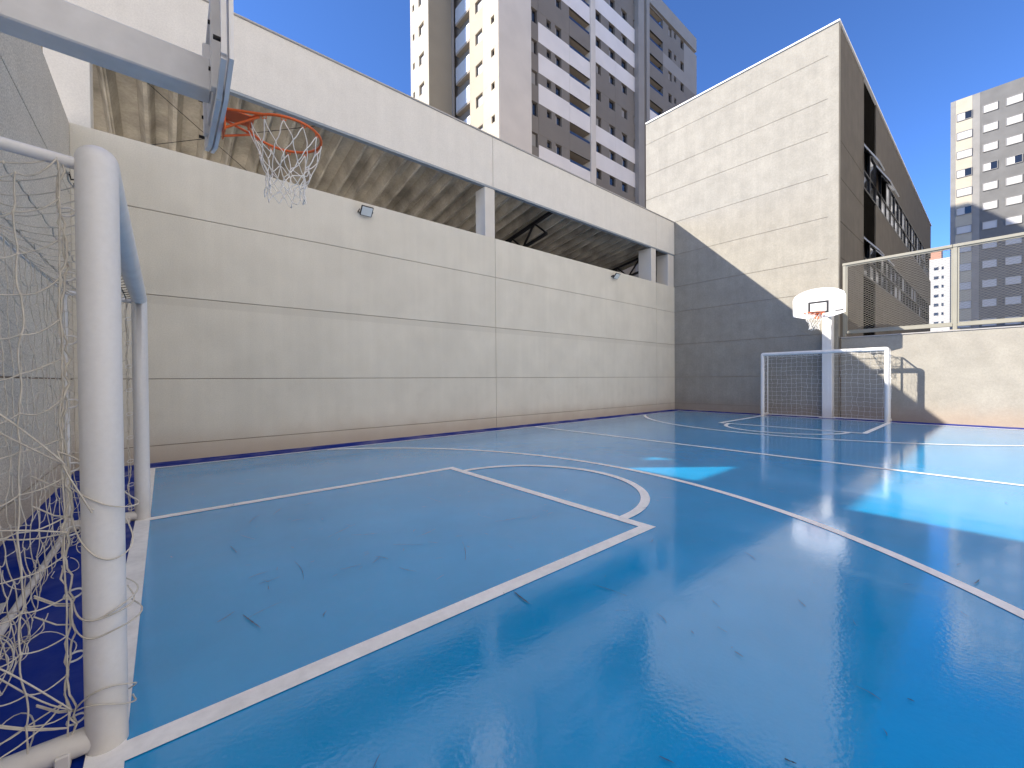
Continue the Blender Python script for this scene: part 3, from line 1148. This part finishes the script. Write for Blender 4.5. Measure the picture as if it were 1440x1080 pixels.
# left bay
LW = {2: 1, 3: 1, 4: 1, 6: 1, 0: 1, 7: 1}
xl0, xl1, xl2, xl3, xl4 = 24.62, 25.70, 28.80, 29.80, 32.85
for n in NS:
    zt = ZT(n)
    open_wall('wall', M['t_dark'], 1, YS+.02, xl0, xl1, zt-PIT, zt, [(xl0+.06, xl1-.10, zt-1.28, zt-.04, .5, 0)])
    facade('spandrel', M['t_white'] if n in LW else M['t_dark'], xl1+.01, xl3, YS, zt-PIT, zt-.97)
    open_wall('wall', M['t_dark'], 1, YS+.012, xl1+.01, xl3, zt-.97, zt,
              [(26.75, 27.33, zt-.80, zt-.10, 0, 0), (27.85, 28.70, zt-.968, zt-.03, .42, 0)])
    # balcony
    b = box('balcony', M['t_white'] if n in LW else M['t_dark'], tw, xl3+.012, xl4, YS-.01, YS+.14, zt-PIT, zt-1.08)
    box('balcony_rail', M['t_rail'], b, xl3+.02, xl4-.02, YS+.03, YS+.06, zt-1.075, zt-.80)
    box('soffit', M['t_soffit'], b, xl3+.012, xl4, YS+.15, YS+1.7, zt-.0, zt+.12)
    box('slab_edge', M['t_soffit'], b, xl3+.014, xl4-.002, YS+.0, YS+.145, zt+.0, zt+.10)
box('pilaster', M['t_strip'], tw, xl4+.01, 33.62, YS-.10, YS+1.7, 0, ZTOP+2)
# middle bay
MW = {-1: 1, 0: 1, 1: 1, 4: 1, 5: 1, 8: 1}
xm0, xm1 = 33.63, 42.1
mcol = [(34.42, 35.22), (36.6, 37.66), (38.85, 39.9), (41.15, 41.95)]
for n in NS:
    zt = ZT(n)
    for h, (a, b) in enumerate(((xm0, 37.70), (37.715, xm1))):
        facade('spandrel', M['t_white'] if n in MW else M['t_dark'], a, b, YM, zt-PIT+.005, zt-1.03)
        open_wall('wall', M['t_dark'], 1, YM+.012, a, b, zt-1.03, zt+.005,
                  [(mcol[k][0], mcol[k][1], zt-1.028, zt-.03, .30 if k in (0, 3) else .45, 0) for k in (2*h, 2*h+1)])
box('pilaster', M['t_mid'], tw, 41.5*sX+.6, 42.55, YS-.05, YM+.5, 0, ZTOP+1.5)
box('pilaster', M['t_dark'], tw, 42.56, 43.1, YS+.15, YM+.5, 0, ZTOP+1.2)
box('pilaster', M['t_mid'], tw, 43.11, 43.72, YS-.05, YM+.5, 0, ZTOP+1.2)
# right bay
RW = {2: 1, 3: 1, 4: 1, 6: 1, 7: 1}
for n in NS:
    zt = ZT(n)
    b = box('balcony', M['t_white'] if n in RW else M['t_dark'], tw, 43.73, 46.75, YS-.01, YS+.14, zt-PIT, zt-1.15)
    box('balcony_rail', M['t_rail'], b, 43.75, 46.73, YS+.03, YS+.06, zt-1.145, zt-.85)
    box('soffit', M['t_soffit'], b, 43.73, 46.75, YS+.15, YS+1.7, zt, zt+.12)
    box('slab_edge', M['t_dark'], b, 43.732, 46.748, YS+.0, YS+.145, zt+.0, zt+.10)
    rwin = [(48.05, 48.85, zt-1.10, zt-.03, .25, 0), (49.45, 49.95, zt-.72, zt-.03, 0, 0), (51.05, 51.88, zt-1.10, zt-.03, .2, 0)]
    open_wall('wall', M['t_dark'], 1, YS+.012, 46.76, 51.95, zt-1.15, zt, rwin)
    facade('spandrel', M['t_mid'] if n == -1 else M['t_dark'], 46.76, 51.95, YS+.010, zt-PIT, zt-1.152)
    facade('wall', M['t_mid'] if n < 0 else M['t_dark'], 51.96, 55.4, YS+.01, zt-PIT, zt)
# sunlit flank facing -X
XA = 20.98
k_ = 26.2/26.4
for n in NS:
    zt = ZT(n)
    open_wall('wall', M['t_cream'], 0, XA-.002, 26.205, 28.35, zt-PIT+.008, zt, [(26.75, 27.2, zt-.62, zt-.04, 0, 0)])
    open_wall('wall', M['t_tan'], 0, XA-.001, 28.36, 30.30, zt-PIT+.008, zt, [(28.42, 29.42, zt-1.0, zt-.03, 0, 1)])
    b = box('balcony', M['t_pale'], tw, XA-.02, XA+.10, 30.32, 32.55, zt-PIT+.25, zt-1.10)
    box('slab', M['t_soffit'], b, XA+.0, XA+1.6, 30.32, 32.55, zt-PIT+.05, zt-PIT+.245)
    box('side_wall', M['board'], b, XA-.025, XA+.4, 30.31, 30.95, zt-PIT+.26, zt-1.12)
box('wall', M['t_dark'], tw, XA+1.6, XA+1.9, 30.31, 33, 0, ZTOP+3)
# rear wing
YBW, XBW = 32.9, 18.35
box('wing_wall', M['t_olive'], tw, XBW+.345, 20.75, YBW, YBW+.5, 0, ZTOP+3)
box('wing_pipe', M['t_mid'], tw, 20.76, 20.97, YBW-.12, YBW+.3, 0, ZTOP+3)
for n in NS:
    zt = ZT(n)
    box('wing_wall', M['t_olive'], tw, XBW+.002, XBW+.344, YBW-.003, YBW-.001, zt-PIT, zt)
    open_wall('wall', M['t_cream'], 0, XBW, YBW+.0, 34.75, zt-PIT+.008, zt, [(33.75, 34.70, zt-1.0, zt-.03, 0, 1)])
    open_wall('wall', M['t_cream'], 0, XBW-.001, 34.76, 36.35, zt-PIT+.008, zt, [(35.55, 35.9, zt-.62, zt-.04, 0, 0)])
box('wing_mass', M['t_dark'], tw, XBW+.37, 21.3, YBW+.51, 36.34, 0, ZTOP)

# ------------------------------------------------------------------ grey tower beyond the fence
M['g_grey'] = mat('grey_tower_paint', (.15, .15, .147), .85, var=.10, vscale=.8)
M['g_pale'] = mat('grey_tower_pale_band', (.25, .243, .23), .85, var=.08, vscale=.8)
M['g_cream'] = mat('grey_tower_cream_band', (.43, .39, .31), .85, var=.05, vscale=.8)
M['g_white'] = mat('white_roller_shutter', (.50, .49, .475), .5)
gt = thing('grey_tower', (96, -8, 0), 'grey apartment tower with white shuttered windows beyond the mesh fence', 'building')
XG = 90.8
box('wall', M['g_grey'], gt, XG+.3, XG+14, -24, 4.75, 0, 42.2)
PG = 2.79
for n in range(14):
    zt = 40.2-PG*n
    z0, z1 = zt-PIT-.08, (zt if n else 42.36)
    z0 = zt-PG
    zz1 = 42.36 if n == 0 else zt
    for a, b, m in ((4.26, 4.78, 'g_pale'), (2.61, 4.25, 'g_cream'), (1.86, 2.60, 'g_pale'), (-24, 1.85, 'g_grey')):
        box('wall', M[m], gt, XG, XG+.31, a, b, z0, zz1)
    cw = [(2.66, 4.12), (.22, 1.54), (-2.0, -.6), (-5.6, -4.2), (-8.0, -6.6)]
    for c, (a, b) in enumerate(cw):
        f_ = MB()
        zb, zt2 = zt-1.02, zt
        for u0, u1, q0, q1 in ((a-.06, a, zb-.06, zt2+.06), (b, b+.06, zb-.06, zt2+.06), (a, b, zb-.08, zb), (a, b, zt2, zt2+.06)):
            f_.box(XG-.10, XG+.02, u0, u1, q0, q1)
        wo_ = f_.build('window', M['g_pale'], gt)
        op = (c == 0 and n in (0, 3, 5)) or (c in (1, 2) and n == 3)
        if op:
            mid = a+(b-a)*.45
            box('shutter', M['g_white'], wo_, XG-.05, XG-.01, mid, b, zb, zt2)
            box('pane', M['glass_dark'], wo_, XG-.03, XG-.004, a, mid-.01, zb, zt2)
        else:
            box('shutter', M['g_white'], wo_, XG-.05, XG-.01, a, b, zb, zt2)
# far white block with a brick-coloured plant room
wb = thing('white_block', (155, 9, 0), 'far white apartment block with brick coloured top seen through the mesh', 'building')
M['wb'] = mat('white_block_paint', (.46, .45, .43), .85, var=.04)
M['brick'] = mat('brick_red_paint', (.42, .22, .15), .85)
box('wall', M['wb'], wb, 150, 160, 7.0, 14.5, 0, 31)
box('plant_room', M['brick'], wb, 153, 158, 9.6, 14, 31, 34.6)
for n in range(10):
    for a, w in ((9.9, .8), (9.0, .35)):
        wn = MB().box(149.93, 150.0, a, a+w, 28.2-2.3*n, 28.9-2.3*n).build('window', M['glass_dark'], wb)

# ------------------------------------------------------------------ sunlit blocks across the open side (their bounce warms the shade)
M['opp'] = mat('pale_cream_render', (.67, .625, .56), .9, var=.04, vscale=.3)
for k, (x0, x1, y0, h, lab) in enumerate(((-24, 30, -7, 42, 'long cream apartment block across the open side of the court'),
                                          (36, 110, -24, 55, 'tall cream apartment slab further along the open side'))):
    ob = thing('apartment_block', ((x0+x1)/2, y0-6, 0), lab, 'building')
    box('wall', M['opp'], ob, x0, x1, y0-12, y0, -.09, h)
    n = 0
    z = 3.0
    while z < h-2:
        x = x0+2
        while x < x1-2:
            MB().box(x, x+1.4, y0-.06, y0+.03, z, z+1.2).build('window', M['glass_dark'], ob)
            x += 5.4
        z += 2.8
